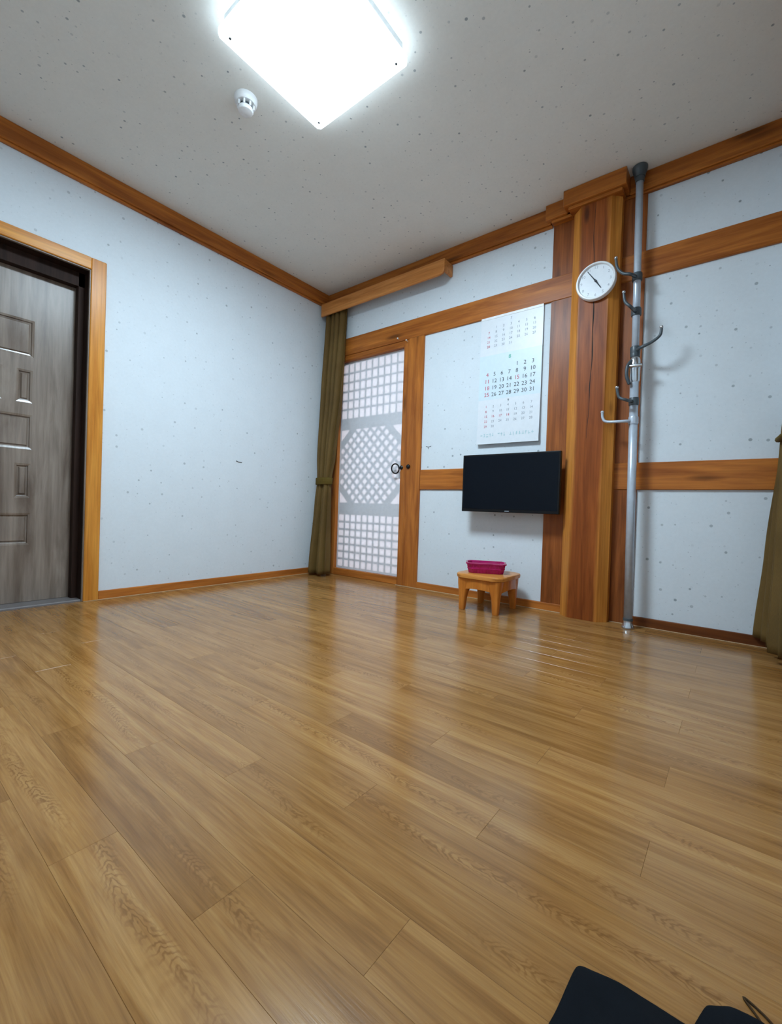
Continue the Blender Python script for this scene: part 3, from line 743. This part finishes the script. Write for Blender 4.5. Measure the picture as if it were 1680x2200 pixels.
# ------------------------------------------------------------------ pink basket on the stool
bk_ = tag(empty('plastic_basket', (1.695, -.24, SZ)), 'shallow magenta plastic basket standing on the stool', 'basket')
ang = math.radians(27); ca, sa = math.cos(ang), math.sin(ang)
def bring(hx, hy, c, z):
    pts = [(-hx + c, -hy), (hx - c, -hy), (hx, -hy + c), (hx, hy - c), (hx - c, hy), (-hx + c, hy), (-hx, hy - c), (-hx, -hy + c)]
    return [(1.695 + ca * x - sa * y, -.24 + sa * x + ca * y, z) for x, y in pts]
Z = SZ + .0005
rg = [bring(.098, .062, .022, Z), bring(.100, .064, .022, Z + .003), bring(.106, .070, .024, Z + .028), bring(.111, .075, .024, Z + .055), bring(.108, .072, .024, Z + .055), bring(.103, .067, .024, Z + .028), bring(.096, .060, .022, Z + .005)]
ring_loft('basket_body', rg, 'pink', bk_)
rr = [bring(.110, .074, .024, Z + .052), bring(.116, .080, .025, Z + .053), bring(.117, .081, .025, Z + .060), bring(.110, .074, .024, Z + .061), bring(.107, .071, .024, Z + .057), bring(.110, .074, .024, Z + .052)]
ring_loft('rim', rr, 'pink', bk_, cap=False)
ring_loft('waist_band', [bring(.104, .068, .023, Z + .024), bring(.108, .072, .024, Z + .026), bring(.108, .072, .024, Z + .031), bring(.104, .068, .024, Z + .033)], 'pink', bk_, cap=False)
for i in range(9):
    x = -.072 + i * .018
    for sy in (-1, 1):
        pa = [(x, sy * .0655, Z + .004), (x, sy * .0755, Z + .054)]
        w_ = [(1.695 + ca * a - sa * b, -.24 + sa * a + ca * b, c) for a, b, c in pa]
        tube('basket_rib', w_, .0022, 'pink', bk_, 6, 1)

# ------------------------------------------------------------------ nails above the paper door
for (x, z, lab) in ((.800, 1.866, 'tiny pale nail in the timber rail over the paper door'), (.884, 1.834, 'tiny pale nail at the head of the timber post')):
    y = -.014 if z > 1.847 else -.016
    nl = tag(lathe('nail', [(.0025, -.01), (.0025, .012), (.006, .013), (.006, .016), (.002, .018)], (x, y, z), (0, -1, .2), 'nail', None, 10), lab, 'nail')

# ------------------------------------------------------------------ black garment on the floor in front
gm = tag(empty('garment', (2.86, -2.2, 0)), 'black fabric garment lying crumpled on the floor', 'garment')
rg_ = random.Random(5)
def cloth_lump(name, outline, height, seed, parent):
    r = random.Random(seed); n = len(outline); pts = []
    cxm = sum(p[0] for p in outline) / n; cym = sum(p[1] for p in outline) / n
    dense = []
    for i in range(n):
        a, b = outline[i], outline[(i + 1) % n]
        for k in range(4): dense.append((a[0] + (b[0] - a[0]) * k / 4, a[1] + (b[1] - a[1]) * k / 4))
    m = len(dense); vs, fs = [], []; L = 9
    for j in range(L):
        t = j / (L - 1)
        for (x, y) in dense:
            s = 1 - t * .97
            px, py = cxm + (x - cxm) * s, cym + (y - cym) * s
            z = height * (.32 + .68 * (1 - (1 - t) ** 2.2)) if j else .004
            if j == 1: px, py = x + (cxm - x) * .004, y + (cym - y) * .004; z = height * .30
            z += height * .22 * math.sin(px * 41 + seed) * math.cos(py * 33 + 2 * seed) * min(1, t * 3)
            z += height * .13 * math.sin((px + py) * 78 + seed) * min(1, t * 3)
            vs.append((px, py, max(z, .003)))
    base = len(vs)
    for j in range(L - 1):
        for k in range(m): fs.append((j * m + k, j * m + (k + 1) % m, (j + 1) * m + (k + 1) % m, (j + 1) * m + k))
    fs.append(tuple((L - 1) * m + k for k in range(m)))
    fs.append(tuple(range(m))[::-1])
    o = mobj(name, vs, fs, 'black_cloth', parent, True)
    md = o.modifiers.new('soft', 'SUBSURF'); md.levels = 1; md.render_levels = 2
    return o
cloth_lump('folded_leg', [(2.717, -2.050), (2.765, -2.042), (2.805, -2.038), (2.842, -2.040), (2.90, -2.07), (2.93, -2.20), (2.91, -2.36), (2.80, -2.42), (2.70, -2.38), (2.695, -2.25), (2.712, -2.135)], .030, 2, gm)
cloth_lump('folded_waist', [(2.838, -2.040), (2.850, -2.000), (2.872, -1.984), (2.905, -1.980), (2.965, -2.00), (3.01, -2.10), (3.0, -2.28), (2.94, -2.36), (2.88, -2.25), (2.85, -2.14)], .026, 6, gm)
tube('drawstring', [(2.925, -2.03, .018), (2.925, -1.99, .004), (2.908, -1.968, .002), (2.886, -1.957, .002), (2.902, -1.978, .002), (2.908, -2.0, .004), (2.905, -2.03, .018)], .0013, 'cord', gm, 6, 6)
